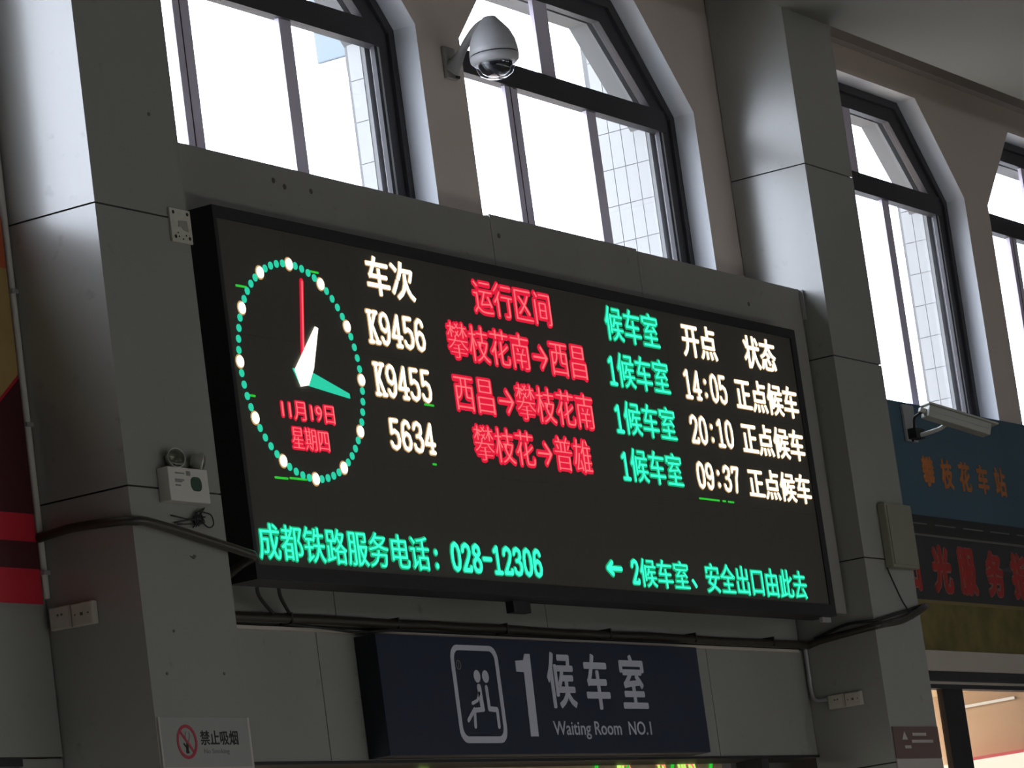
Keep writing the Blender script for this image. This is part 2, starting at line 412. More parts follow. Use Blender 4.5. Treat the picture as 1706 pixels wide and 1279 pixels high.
LV = [0.02, 1.57, 2.68, 3.785, 4.895, 5.97, 7.07]
def pillar(n, xa, xb):
    core = build('pillar', B(xa + .012, xb - .012, 8.012, 8.46, 0, 7.065), M_core); tag(core, kind='structure')
    for a, b in zip(LV, LV[1:]):
        bm = bmesh.new(); g = .0035
        top = b - g
        prismz = [(xa, 8.455), (xa, 8.0), (xb, 8.0), (xb, 8.455), (xb - .008, 8.455), (xb - .008, 8.008), (xa + .008, 8.008), (xa + .008, 8.455)]
        lo = [bm.verts.new((x, y, a + g)) for x, y in prismz]; hi = [bm.verts.new((x, y, top)) for x, y in prismz]
        for k in range(8): bm.faces.new((lo[k], lo[(k + 1) % 8], hi[(k + 1) % 8], hi[k]))
        for q in (lo, hi):
            for idx in ((0, 1, 6, 7), (1, 2, 5, 6), (2, 3, 4, 5)): bm.faces.new([q[k] for k in idx])
        build('panel', bm, M_acp, core)
    return core
P1 = pillar(1, 11.303, 11.922); P2 = pillar(2, 17.975, 18.598); pillar(3, 24.65, 25.27); pillar(0, 4.63, 5.25)

# cladding housing behind the display board
core = build('trim_2', B(11.935, 17.965, 8.15, 8.458, 3.58, 5.255), M_core); tag(core, kind='structure')
for a, b, zt in ((11.93, 14.632, 5.285), (14.638, 16.088, 5.298), (16.092, 17.955, 5.288)):
    bm = bmesh.new(); box(bm, a, b, 8.14, 8.152, 3.50, zt); box(bm, a, b, 8.152, 8.458, zt - .012, zt)
    build('panel', bm, M_house, core)
bm = bmesh.new(); box(bm, 17.957, 17.966, 8.12, 8.14, 5.12, 5.285); build('corner_highlight', bm, M_sash, core)  # pale strip painted in as the light highlight at the housing end
bm = bmesh.new()
for x, z in ((12.812, 5.215), (12.894, 5.198), (13.10, 5.205), (17.3, 5.14), (14.7, 5.2)): disc(bm, x, z, .012, 8.138, 8.1405, 10)
o = build('screw_hole', bm, M_stain, core); o['kind'] = 'stuff'

# lower cladding wall between the pillars
low = build('wall_lower', B(X0, X1, 8.452, 8.66, 3.27, 3.36), M_core); tag(low, kind='structure')
def lowpanels(xs, z0, z1, y=8.44, m=M_acp):
    for a, b in zip(xs, xs[1:]): build('panel', B(a + .003, b - .003, y, y + .012, z0, z1), m, low)
lowpanels([11.925, 13.17, 16.82, 17.972], 2.785, 3.352)
lowpanels([11.925, 13.35, 15.2, 17.94], 3.37, 3.60)
lowpanels([9.4, 11.298], 2.815, 3.42)
build('panel', B(11.045, 11.298, 8.445, 8.457, 1.2, 2.808), M_acp, low)
build('backing', B(11.925, 17.972, 8.453, 8.62, 2.79, 3.35), M_core, low)
build('backing', B(9.4, 11.298, 8.458, 8.62, 2.82, 3.42), M_core, low)
build('backing', B(11.925, 17.972, 8.453, 8.62, 3.36, 3.60), M_core, low)
build('edge_strip', B(11.93, 17.90, 8.425, 8.44, 3.338, 3.353), M_lint, low)
o = build('door_1', B(11.93, 17.97, 8.43, 8.62, 2.772, 2.785), M_black); tag(o, kind='structure')
build('soffit', B(11.93, 17.97, 8.6, 10.4, 2.95, 3.0), M_tanwall, o)
build('back_panel', B(11.93, 17.97, 10.4, 10.5, 0, 3.0), M_tanwall, o)
build('jamb', B(12.52, 12.60, 8.45, 8.6, 0, 2.772), M_frame, o); build('jamb', B(17.3, 17.38, 8.45, 8.6, 0, 2.772), M_frame, o)
o = build('door_2', B(4.2, 11.045, 8.44, 8.62, 2.78, 2.812), M_black); tag(o, kind='structure')
build('back_panel', B(4.2, 11.2, 9.4, 9.5, 0, 3.2), M_tanwall, o)
build('header', B(4.2, 9.38, 8.44, 8.62, 2.815, 3.42), M_acp, o)

# ------------------------------------------------------------------ LED display board
YF = 8.0
bd = thing('led_display_board', 'wide black LED train departures board with round clock between two pillars', 'display board', (14.8, 8.14, 3.45))
bm = bmesh.new(); box(bm, 12.10, 17.505, 8.012, 8.138, 3.452, 4.988); build('cabinet', bm, M_black, bd)
bm = bmesh.new()
prism(bm, [[(12.10, 3.452), (17.505, 3.452), (17.505, 4.988), (12.10, 4.988)], [(12.125, 3.512), (17.445, 3.512), (17.445, 4.938), (12.125, 4.938)]], 7.995, 8.012)
build('bezel', bm, M_black, bd)
nx, nz = 11, 3
for i in range(nx):                              # screen modules with hairline joints
    for j in range(nz):
        a = 12.125 + (17.445 - 12.125) * i / nx; b = 12.125 + (17.445 - 12.125) * (i + 1) / nx
        c = 3.512 + (4.938 - 3.512) * j / nz; d = 3.512 + (4.938 - 3.512) * (j + 1) / nz
        build('screen_module', B(a + .0003, b - .0003, 8.002, 8.012, c + .0003, d - .0003), M_screen, bd)
build('support_post', B(14.30, 14.455, 8.10, 8.14, 3.40, 3.452), M_black, bd)
build('corner_bracket', B(17.40, 17.50, 8.03, 8.05, 3.425, 3.45), M_sash, bd)
YS = 8.002
def led(s, x0, x1, z0, z1, c1, c2, off=.032, core=0.004):
    b = off * .35 * (z1 - z0)
    lettering(s, x0, x1, z0, z1, YS, .003, c1, bd, off)  # bold layer behind the strokes: LED glow painted as a halo
    lettering(s, x0 + b, x1 - b, z0 + b, z1 - b, YS - .003, .003, c2, bd, core)
def ledd(s, x0, x1, z0, z1, c1, c2, w1=.027, w2=.0165):
    digits(s, x0, x1, z0, z1, YS, w1, .003, c1, bd); digits(s, x0, x1, z0, z1, YS - .003, w2, .003, c2, bd)  # wider numerals behind paint the glow halo
W = (E_w1, E_w2); Rr = (E_r1, E_r2); G = (E_g1, E_g2)
led('车次', 13.235, 13.625, 4.735, 4.912, *W, off=.035, core=.012)
ledd('K9456', 13.185, 13.665, 4.518, 4.662, *W)
ledd('K9455', 13.185, 13.660, 4.288, 4.432, *W)
ledd('5634', 13.252, 13.632, 4.058, 4.192, *W)
led('运行区间', 14.13, 14.845, 4.740, 4.910, *Rr, off=.06, core=-.018)
led('攀枝花南→西昌', 13.85, 15.122, 4.508, 4.684, *Rr, off=.06, core=-.018)
led('西昌→攀枝花南', 13.85, 15.130, 4.270, 4.446, *Rr, off=.06, core=-.018)
led('攀枝花→普雄', 13.965, 15.045, 4.052, 4.222, *Rr, off=.06, core=-.018)
led('候车室', 15.372, 15.922, 4.735, 4.912, *G, off=.045, core=-.004)
for a, b in ((4.508, 4.684), (4.275, 4.446), (4.045, 4.215)):
    ledd('1', 15.33, 15.425, a + .006, b - .03, *G); led('候车室', 15.43, 15.965, a, b, *G, off=.045, core=-.004)
led('开点', 16.172, 16.545, 4.728, 4.905, *W, off=.035, core=.012)
led('状态', 16.860, 17.228, 4.730, 4.905, *W, off=.035, core=.012)
for t, a, b in (('14:05', 4.508, 4.662), ('20:10', 4.280, 4.430), ('09:37', 4.052, 4.192)):
    ledd(t, 16.115, 16.595, a + .004, b - .004, *W)
    led('正点候车', 16.69, 17.418, a - .012, b + .006, *W, off=.035, core=.012)
led('成都铁路服务电话', 12.145, 13.455, 3.533, 3.686, *G, off=.045, core=-.004)
ledd(':', 13.475, 13.545, 3.535, 3.66, *G); ledd('028-12306', 13.632, 14.436, 3.546, 3.670, *G, w1=.028, w2=.018)
for c, wd, y in ((E_g1, .034, YS), (E_g2, .020, YS - .003)):  # first pass is the arrow's painted glow halo
    bm = bmesh.new(); stroke(bm, [(15.185, 3.612), (15.06, 3.612)], wd, y - .003, y); stroke(bm, [(15.10, 3.64), (15.055, 3.612), (15.10, 3.585)], wd, y - .003, y)
    build('arrow_symbol', bm, c, bd)
ledd('2', 15.283, 15.365, 3.546, 3.662, *G); led('候车室', 15.372, 15.875, 3.533, 3.676, *G, off=.045, core=-.004)
led('、', 15.90, 15.95, 3.546, 3.592, *G, off=.02, core=.02)
led('安全出口由此去', 16.055, 17.197, 3.528, 3.680, *G, off=.045, core=-.004)
# clock face
cx, cz, cr = 12.630, 4.344, .455
hb = mb = gb = None
for k in range(60):
    t = math.radians(90 - 6 * k); x, z = cx + cr * math.cos(t), cz + cr * math.sin(t)
    if k % 5 == 0:
        if hb is None:
            bm = bmesh.new(); disc(bm, 0, 0, .0245, -.004, 0, 14); hb = build('hour_dot', bm, E_w2, bd); o = hb
        else: o = bpy.data.objects.new('hour_dot', hb.data); col.objects.link(o); o.parent = bd
        o.location = Vector((x, YS - .002, z)) - Vector(bd.location)
        if gb is None:
            bm = bmesh.new(); disc(bm, 0, 0, .031, -.002, 0, 14); gb = build('hour_dot_halo', bm, E_w1, bd); o = gb  # larger dull disc: glow painted behind each hour dot
        else: o = bpy.data.objects.new('hour_dot_halo', gb.data); col.objects.link(o); o.parent = bd
        o.location = Vector((x, YS, z)) - Vector(bd.location)
    else:
        if mb is None:
            bm = bmesh.new(); disc(bm, 0, 0, .0165, -.004, 0, 10); mb = build('minute_dot', bm, E_dot, bd); o = mb
        else: o = bpy.data.objects.new('minute_dot', mb.data); col.objects.link(o); o.parent = bd
        o.location = Vector((x, YS, z)) - Vector(bd.location)
bm = bmesh.new(); stroke(bm, [(12.712, 4.735), (12.640, 4.36)], .026, YS - .003, YS); o = build('clock_hand', bm, E_r1, bd); o['label'] = 'long thin red second hand'
bm = bmesh.new(); stroke(bm, [(12.712, 4.733), (12.642, 4.36)], .006, YS - .005, YS - .003); build('clock_hand_core', bm, E_r2, bd)
bm = bmesh.new(); prism(bm, [[(12.56, 4.35), (12.60, 4.285), (12.66, 4.285), (12.975, 4.255), (12.975, 4.275), (12.70, 4.345)]], YS - .004, YS); o = build('clock_hand', bm, E_dot, bd); o['label'] = 'teal green minute hand'
bm = bmesh.new(); prism(bm, [[(12.765, 4.545), (12.788, 4.540), (12.715, 4.36), (12.66, 4.285), (12.60, 4.275), (12.57, 4.345)]], YS - .007, YS - .004); o = build('clock_hand', bm, E_w2, bd); o['label'] = 'short tapered white hour hand'
led('11月19日', 12.435, 12.835, 4.128, 4.212, E_r1, E_r2, off=.08, core=-.018)
led('星期四', 12.485, 12.768, 4.004, 4.104, E_r1, E_r2, off=.07, core=-.018)
bm = bmesh.new()                                  # stray lit pixels
for x0, x1, z in ((12.33, 12.42, 3.878), (12.44, 12.56, 3.882), (12.217, 12.29, 4.664), (12.205, 12.254, 4.208), (16.116, 16.33, 4.003), (16.37, 16.40, 4.003), (16.43, 16.49, 4.003), (13.585, 13.658, 4.278), (13.59, 13.615, 4.013), (12.79, 12.85, 4.786)):
    stroke(bm, [(x0, z), (x1, z)], .009, YS - .002, YS)
o = build('stray_pixels', bm, E_gl, bd); o['kind'] = 'stuff'
# two cables that drop from the board
for a, b, c in (((12.285, 8.12, 3.47), (12.56, 8.30, 3.45), (12.84, 8.41, 3.385)), ((12.44, 8.12, 3.47), (12.72, 8.30, 3.45), (12.96, 8.41, 3.385))):
    bm = bmesh.new(); tube(bm, smoothpath([a, b, c]), .008, 8)
    build('cable', bm, M_cable, bd, True)

# ------------------------------------------------------------------ waiting room sign
sg = thing('waiting_room_sign', 'dark navy box sign with white seated passengers pictogram reading 1候车室', 'sign', (14.98, 8.44, 2.785))
build('sign_box', B(13.465, 16.497, 8.334, 8.438, 2.79, 3.322), M_navys, sg)
build('sign_face', B(13.467, 16.495, 8.329, 8.334, 2.792, 3.320), M_navy, sg)
def rr(x0, x1, z0, z1, r, n=6):
    out = []
    for cx_, cz_, a in ((x1 - r, z1 - r, 0), (x0 + r, z1 - r, 90), (x0 + r, z0 + r, 180), (x1 - r, z0 + r, 270)):
        for k in range(n + 1):
            t = math.radians(a + 90 * k / n); out.append((cx_ + r * math.cos(t), cz_ + r * math.sin(t)))
    return out
YL = 8.329
bm = bmesh.new(); prism(bm, [rr(14.072, 14.492, 2.842, 3.286, .065), rr(14.102, 14.462, 2.872, 3.262, .045)], YL - .002, YL); build('pictogram_border', bm, M_signw, sg)
bm = bmesh.new()
disc(bm, 14.285, 3.145, .029, YL - .002, YL); disc(bm, 14.360, 3.145, .029, YL - .002, YL)
stroke(bm, [(14.290, 3.095), (14.293, 3.05), (14.297, 3.005)], .034, YL - .002, YL)
stroke(bm, [(14.288, 3.075), (14.262, 3.035), (14.215, 3.022)], .016, YL - .002, YL)
stroke(bm, [(14.305, 2.995), (14.225, 2.99), (14.215, 2.918)], .022, YL - .002, YL)
stroke(bm, [(14.225, 2.995), (14.160, 2.945)], .020, YL - .002, YL)
stroke(bm, [(14.355, 3.095), (14.356, 3.05), (14.358, 2.998), (14.425, 2.994), (14.425, 2.918)], .024, YL - .002, YL)
build('seated_pictogram', bm, M_signw, sg)
bm = bmesh.new()
prism(bm, [[(14.137 + .022 * math.cos(t), 3.195 + .022 * math.sin(t)) for t in [2 * math.pi * k / 16 for k in range(16)]], [(14.137 + .017 * math.cos(t), 3.195 + .017 * math.sin(t)) for t in [2 * math.pi * k / 16 for k in range(16)]]], YL - .001, YL)
stroke(bm, [(14.137, 3.185), (14.137, 3.205)], .004, YL - .001, YL); build('small_round_mark', bm, M_inkg, sg)
bm = bmesh.new(); prism(bm, [[(14.702, 2.872), (14.774, 2.872), (14.790, 3.256), (14.742, 3.256), (14.722, 3.226), (14.648, 3.222), (14.648, 3.172), (14.716, 3.170)]], YL - .002, YL); build('numeral', bm, M_signw, sg)
lettering('候', 14.928, 15.185, 3.006, 3.268, YL, .002, M_signw, sg, .022)
lettering('车', 15.290, 15.520, 3.002, 3.266, YL, .002, M_signw, sg, .022)
lettering('室', 15.645, 15.895, 3.008, 3.268, YL, .002, M_signw, sg, .022)
lettering('Waiting Room  NO.1', 14.925, 15.892, 2.858, 2.944, YL, .002, M_signw, sg, .010)

# ------------------------------------------------------------------ cable pipe along the wall
pp = thing('cable_pipe', 'dark brown cable pipe wrapping the pillars and running under the departures board', 'pipe', (14.8, 8.4, 3.36))
bm = bmesh.new(); tube(bm, smoothpath([(11.275, 8.43, 3.655), (11.268, 8.25, 3.665), (11.268, 8.03, 3.650), (11.29, 7.975, 3.642), (11.36, 7.968, 3.640), (11.6, 7.97, 3.610), (11.96, 7.968, 3.555), (12.06, 7.975, 3.537), (12.085, 8.05, 3.52), (12.07, 8.13, 3.48), (12.05, 8.3, 3.42), (12.02, 8.40, 3.385)]), .0185, 12); build('bent_length', bm, M_pipe, pp, True)
pts = [(11.95, 8.395, 3.388)] + [(11.95 + (17.9 - 11.95) * k / 20, 8.395 + random.uniform(-.004, .004), 3.385 - .012 * k / 20 + random.uniform(-.003, .003)) for k in range(1, 20)] + [(17.93, 8.39, 3.372)]
bm = bmesh.new(); tube(bm, smoothpath(pts, 3), .0215, 12); build('straight_length', bm, M_pipe, pp, True)
bm = bmesh.new(); tube(bm, smoothpath([(17.945, 8.395, 3.368), (17.945, 8.3, 3.385), (17.945, 8.03, 3.405), (17.96, 7.975, 3.41), (18.05, 7.97, 3.42), (18.3, 7.97, 3.45), (18.6, 7.97, 3.525), (18.66, 8.05, 3.53), (18.66, 8.42, 3.5)]), [.019] * 49, 12); build('bent_length', bm, M_pipe, pp, True)
bm = bmesh.new(); tube(bm, smoothpath([(17.955, 8.35, 3.40), (17.955, 8.15, 3.445), (17.965, 7.985, 3.44), (18.2, 7.98, 3.475), (18.55, 7.985, 3.53)]), .008, 8); build('thin_cable', bm, M_cable, pp, True)
bm = bmesh.new(); tube(bm, smoothpath([(12.9, 8.40, 3.36), (13.2, 8.385, 3.345), (13.42, 8.385, 3.335), (13.7, 8.39, 3.352), (13.9, 8.40, 3.36)]), .006, 8); build('thin_cable', bm, M_cable, pp, True)
for x in (12.9, 13.75, 14.7, 15.7, 16.6, 17.5):
    build('clip', B(x - .006, x + .006, 8.372, 8.438, 3.358, 3.407), M_black, pp)

# left white conduit with clips
cn = thing('wall_conduit', 'thin white vertical conduit in the corner beside the red banner', 'conduit', (11.29, 8.43, 3.41))
bm = bmesh.new(); tube(bm, [(11.286, 8.425, 6.9), (11.286, 8.425, 3.42)], .014, 10); build('tube', bm, M_white, cn, True)
for z in (6.2, 5.6, 4.63, 4.10, 3.52): build('clip', B(11.262, 11.302, 8.405, 8.45, z - .008, z + .008), M_sash, cn)
cn = thing('wall_conduit', 'thin grey conduit dropping to the switch boxes on the right pillar side', 'conduit', (17.95, 8.4, 3.08))
bm = bmesh.new(); tube(bm, smoothpath([(17.955, 8.415, 3.36), (17.955, 8.415, 3.25), (17.955, 8.415, 3.12), (17.955, 8.395, 3.075), (17.955, 8.35, 3.068), (17.955, 8.325, 3.068)]), .011, 10); build('tube', bm, M_sash, cn, True)

# switch boxes on the pillar sides
def wallbox(xf, y0, y1, z0, z1, label, group, marks):
    t = thing('socket_box', label, 'socket', (xf, (y0 + y1) / 2, z0), group)
    build('box', B(xf - .032, xf, y0, y1, z0, z1, bev=.004), M_ivory, t)
    build('cover_plate', B(xf - .037, xf - .032, y0 + .006, y1 - .006, z0 + .004, z1 - .004, bev=.001), M_ivory, t)
    bm = bmesh.new()
    for my, mz, r in marks:
        yy = y0 + (y1 - y0) * my; zz = z0 + (z1 - z0) * mz
        box(bm, xf - .0385, xf - .037, yy - r, yy + r, zz - r, zz + r)
    build('socket_hole', bm, M_stain, t)
TWO = [(.38, .62, .004), (.56, .62, .004)]; THREE = [(.2, .5, .003), (.5, .5, .006), (.8, .5, .003)]
wallbox(11.303, 8.312, 8.412, 3.292, 3.380, 'ivory socket box on left pillar side next to the red banner wall', 'ivory socket boxes on the pillar sides', TWO)
wallbox(11.303, 8.205, 8.308, 3.290, 3.378, 'ivory socket box on left pillar side nearer the pillar corner', 'ivory socket boxes on the pillar sides', THREE)
wallbox(17.975, 8.226, 8.322, 3.010, 3.086, 'dim ivory socket box on right pillar side joined to the conduit', 'ivory socket boxes on the pillar sides', TWO)
wallbox(17.975, 8.127, 8.222, 3.008, 3.084, 'dim ivory socket box on right pillar side nearer the pillar corner', 'ivory socket boxes on the pillar sides', THREE)

# perforated plate on pillar 1
t = thing('mounting_plate', 'small cream perforated metal plate beside the top corner of the departures board', 'plate', (11.862, 8.0, 4.8))
build('plate', B(11.788, 11.930, 7.990, 8.0, 4.797, 4.935, bev=.002), M_plate, t)
bm = bmesh.new()
for x, z in ((11.812, 4.918), (11.908, 4.918), (11.812, 4.818), (11.908, 4.818)): disc(bm, x, z, .0075, 7.988, 7.990, 10)
for x, z in ((11.835, 4.82), (11.862, 4.812), (11.885, 4.828), (11.83, 4.835)): disc(bm, x, z, .0035, 7.988, 7.990, 8)
build('bolt_hole', bm, M_ink, t)
bm = bmesh.new(); prism(bm, [[(11.84, 4.885), (11.90, 4.89), (11.905, 4.845), (11.87, 4.85), (11.86, 4.862), (11.838, 4.86)]], 7.9885, 7.990); build('stain', bm, mat('plate_stain', (.30, .29, .25), .7), t)

# marks and loose screws on pillar 1 front
bm = bmesh.new()
prism(bm, [[(11.655, 3.527), (11.68, 3.515), (11.70, 3.528), (11.685, 3.532), (11.675, 3.524)]], 7.996, 8.0)
for x, z, r in ((11.49, 3.229, .006), (11.413, 3.064, .006), (11.794, 3.069, .006), (11.74, 5.311, .008), (18.492, 3.473, .012)): disc(bm, x, z, r, 7.997, 8.0, 8)
o = build('wall_mark', bm, M_stain, P1); o['kind'] = 'stuff'

# emergency light
t = thing('emergency_light', 'white emergency light box with two lamp heads on the left pillar', 'emergency light', (11.63, 8.0, 3.72))
build('box', B(11.500, 11.765, 7.945, 7.999, 3.728, 3.862, bev=.003), M_white, t)
bm = bmesh.new(); prism(bm, [rr(11.643, 11.715, 3.772, 3.828, .024)], 7.943, 7.945); build('window', bm, M_green, t)
bm = bmesh.new()
prism(bm, [rr(11.618, 11.646, 3.831, 3.849, .003)], 7.9438, 7.945)
for z, a, b in ((3.838, 11.545, 11.606), (3.812, 11.54, 11.60), (3.805, 11.54, 11.585), (3.79, 11.54, 11.575)): box(bm, a, b, 7.9438, 7.945, z - .003, z + .003)
build('printed_lines', bm, M_inkg, t)
M_lh = glassmat('lamp_lens', (.60, .60, .56)); M_refl = mat('reflector', (.55, .55, .5), .3, .6)
for x, z, ax in ((11.578, 3.900, (-.35, -.9, .1)), (11.748, 3.892, (.55, -.7, -.25))):
    h = bmesh.new(); lathe(h, [(0, -.045), (.02, -.043), (.034, -.025), (.040, 0), (.040, .006), (.037, .006), (.033, -.018), (.018, -.034), (0, -.036)], (x, 7.955, z), ax, 24)
    o = build('lamp_head', h, M_refl, t, True)
    h = bmesh.new(); lathe(h, [(.038, .004), (.030, .010), (.015, .014), (0, .015)], (x, 7.955, z), ax, 24); build('lens', h, M_lh, o, True)
    h = bmesh.new(); tube(h, [(x, 7.972, z - .02), (x + .004, 7.972, 3.860)], .007, 8); build('swivel', h, M_black, o)
t = thing('loose_wires', 'tangle of thin black wires hanging below the emergency light box', 'wires', (11.68, 7.99, 3.68))
for k in range(6):
    pts = [(11.775 - .012 * k, 7.985, 3.72 - .004 * k)]
    x, z = 11.735, 3.668
    for j in range(4): pts.append((x + random.uniform(-.04, .035), 7.985 + random.uniform(-.006, .006), z + random.uniform(-.022, .03)))
    pts.append((11.55 + .018 * k if k < 3 else 11.79 - .02 * k, 7.99, 3.645 + random.uniform(-.008, .015) + (.02 if k == 0 else 0)))
    bm = bmesh.new(); tube(bm, smoothpath(pts, 5), .0028, 6); build('wire', bm, M_cable, t, True)
bm = bmesh.new(); tube(bm, smoothpath([(11.76, 7.98, 3.70), (11.80, 7.975, 3.69), (11.81, 7.975, 3.655), (11.775, 7.975, 3.64), (11.74, 7.98, 3.66)], 6), .003, 6); build('wire', bm, M_cable, t, True)

# no smoking sticker
t = thing('no_smoking_sign', 'clear grey sticker with red no smoking circle low on the left pillar', 'sign', (11.61, 8.0, 2.7))
build('sheet', B(11.312, 11.918, 7.994, 7.999, 2.700, 2.897), M_nsign, t)
bm = bmesh.new(); ring = lambda r: [(11.483 + r * math.cos(2 * math.pi * k / 28), 2.803 + r * math.sin(2 * math.pi * k / 28)) for k in range(28)]
prism(bm, [ring(.066), ring(.054)], 7.992, 7.994); stroke(bm, [(11.443, 2.843), (11.523, 2.763)], .010, 7.992, 7.994, False); build('prohibition_ring', bm, M_nred, t)
bm = bmesh.new(); stroke(bm, [(11.462, 2.795), (11.482, 2.775), (11.487, 2.762)], .007, 7.9925, 7.994); stroke(bm, [(11.478, 2.765), (11.486, 2.80)], .014, 7.9925, 7.994); build('cigarette', bm, M_ink, t)
bm = bmesh.new(); stroke(bm, [(11.480, 2.80), (11.475, 2.825), (11.482, 2.84)], .004, 7.9925, 7.994); stroke(bm, [(11.492, 2.80), (11.505, 2.825), (11.50, 2.838)], .004, 7.9925, 7.994); build('smoke', bm, M_inkg, t)
lettering('禁止吸烟', 11.575, 11.828, 2.790, 2.846, 7.994, .001, M_ink, t, .02)
lettering('No Smoking', 11.590, 11.760, 2.752, 2.776, 7.994, .001, M_inkg, t, .01)
bm = bmesh.new(); box(bm, 11.312, 11.322, 7.9935, 7.994, 2.70, 2.897); box(bm, 11.905, 11.918, 7.9935, 7.994, 2.70, 2.897); box(bm, 11.322, 11.905, 7.9935, 7.994, 2.70, 2.706); build('clear_edge', bm, M_pale, t)

# brown notice on pillar 2
t = thing('brown_notice', 'small brown notice with pale print low on the right pillar', 'sign', (18.29, 8.0, 2.68))
build('sheet', B(17.992, 18.592, 7.994, 7.999, 2.70, 2.870), M_brown, t)
build('pale_border', B(17.992, 18.592, 7.994, 7.999, 2.64, 2.695), M_pale, t)
bm = bmesh.new(); prism(bm, [[(18.10, 2.80), (18.17, 2.80), (18.135, 2.845)]], 7.993, 7.994)
for z, a, b in ((2.828, 18.24, 18.42), (2.79, 18.22, 18.50), (2.76, 18.12, 18.2)): box(bm, a, b, 7.993, 7.994, z - .008, z + .008)
build('print', bm, M_pale, t)

# junction box on pillar 2
t = thing('junction_box', 'grey green metal box on the right pillar with a wire below', 'box', (18.41, 8.0, 3.73))
build('case', B(18.235, 18.585, 7.95, 7.999, 3.735, 4.09, bev=.006), M_jbox, t)
build('door', B(18.25, 18.57, 7.944, 7.95, 3.75, 4.075, bev=.002), M_jbox, t)
bm = bmesh.new(); tube(bm, smoothpath([(18.22, 7.985, 3.735), (18.26, 7.98, 3.66), (18.34, 7.98, 3.56), (18.40, 7.975, 3.50)]), .0045, 8); build('wire', bm, M_cable, t, True)

# ------------------------------------------------------------------ cameras
t = thing('dome_camera', 'grey dome security camera on a curved bracket between two arched windows', 'security camera', (14.96, 8.46, 6.1))
build('wall_plate', B(14.955, 15.055, 8.44, 8.459, 6.085, 6.245, bev=.004), M_camb, t)
C0 = Vector((14.95, 8.17, 6.125)); KD = 1.17
bm = bmesh.new(); tube(bm, smoothpath([(15.0, 8.445, 6.13), (15.0, 8.40, 6.17), (14.99, 8.33, 6.24), (14.97, 8.26, 6.285), (14.955, 8.20, 6.298), (14.95, 8.17, 6.285)], 5), [max(.021, .050 - .0042 * k) for k in range(26)], 14); build('bracket_arm', bm, M_camb, t, True)
bm = bmesh.new(); tube(bm, [(15.03, 8.435, 6.10), (15.03, 8.42, 6.09)], .008, 8); build('bolt', bm, M_black, t)
bm = bmesh.new(); lathe(bm, [(0, .190), (.028, .190), (.036, .178), (.052, .155), (.078, .115), (.094, .07), (.1, .03), (.102, .006), (.098, .004)], C0 + Vector((0, 0, -.0)), seg=40); bmesh.ops.scale(bm, vec=(KD, KD, 1.0), space=Matrix.Translation(-C0), verts=bm.verts[:]); build('housing', bm, M_cam, t, True)
bm = bmesh.new(); lathe(bm, [(.098, .006), (.098, -.001)], C0, seg=40); bmesh.ops.scale(bm, vec=(KD, KD, 1.0), space=Matrix.Translation(-C0), verts=bm.verts[:]); build('seam_groove', bm, M_black, t, True)
bm = bmesh.new(); lathe(bm, [(.098, -.001), (.102, -.003), (.100, -.025), (.088, -.040), (.070, -.045), (.066, -.038)], C0, seg=40); bmesh.ops.scale(bm, vec=(KD, KD, 1.0), space=Matrix.Translation(-C0), verts=bm.verts[:]); build('trim_ring', bm, M_cam, t, True)
bm = bmesh.new(); lathe(bm, [(.070, -.036), (.069, -.056), (.058, -.080), (.036, -.097), (0, -.104)], C0, seg=40); bmesh.ops.scale(bm, vec=(KD, KD, 1.0), space=Matrix.Translation(-C0), verts=bm.verts[:]); build('dome', bm, M_dome, t, True)
bm = bmesh.new(); lathe(bm, [(.082, -.040), (.081, -.060), (.068, -.090), (.042, -.108), (0, -.116)], C0, seg=40); bmesh.ops.scale(bm, vec=(KD, KD, 1.0), space=Matrix.Translation(-C0), verts=bm.verts[:]); build('dome_cover', bm, M_domeglass, t, True)

t = thing('bullet_camera', 'pale box security camera pointing down on a bracket above the blue poster', 'security camera', (20.0, 8.44, 4.66))
A = Vector((19.76, 8.27, 4.775)); Bv = Vector((20.10, 8.03, 4.635)); dv = (Bv - A).normalized(); L = (Bv - A).length
sd = dv.cross(Vector((0, 0, 1))).normalized(); up = sd.cross(dv).normalized()
def obox(a, b, wv, hv, off=0.0, bev=.006):
    bm = bmesh.new(); box(bm, a, b, -wv, wv, -hv + off, hv + off, bev=bev)
    mt = Matrix((dv, sd, up)).transposed().to_4x4(); mt.translation = A; bmesh.ops.transform(bm, matrix=mt, verts=bm.verts[:]); return bm
build('housing', obox(0, L - .01, .044, .036), M_bull, t)
build('sunshield', obox(-.01, L + .03, .050, .006, .044, .003), M_bull, t)
build('lens_window', obox(L - .012, L - .004, .034, .028, 0, .001), M_black, t)
build('side_rib', obox(.01, L - .03, .047, .004, .0, .001), M_sash, t)
bm = bmesh.new(); tube(bm, smoothpath([(19.84, 8.41, 4.665), (19.86, 8.36, 4.66), (19.90, 8.25, 4.68), (19.91, 8.19, 4.715)]), .013, 10); build('bracket_arm', bm, M_bull, t, True)
build('wall_plate', B(19.77, 19.93, 8.412, 8.426, 4.63, 4.85), M_sash, t)
build('bracket_web', B(19.79, 19.91, 8.36, 8.412, 4.64, 4.70), M_black, t)
bm = bmesh.new(); tube(bm, smoothpath([A + Vector((-.01, .01, 0)), A + Vector((-.05, .05, -.03)), (19.80, 8.37, 4.70), (19.84, 8.41, 4.63)]), .008, 8); build('cable', bm, M_cable, t, True)
build('rear_gland', obox(-.04, 0, .016, .014, 0, .004), M_white, t)

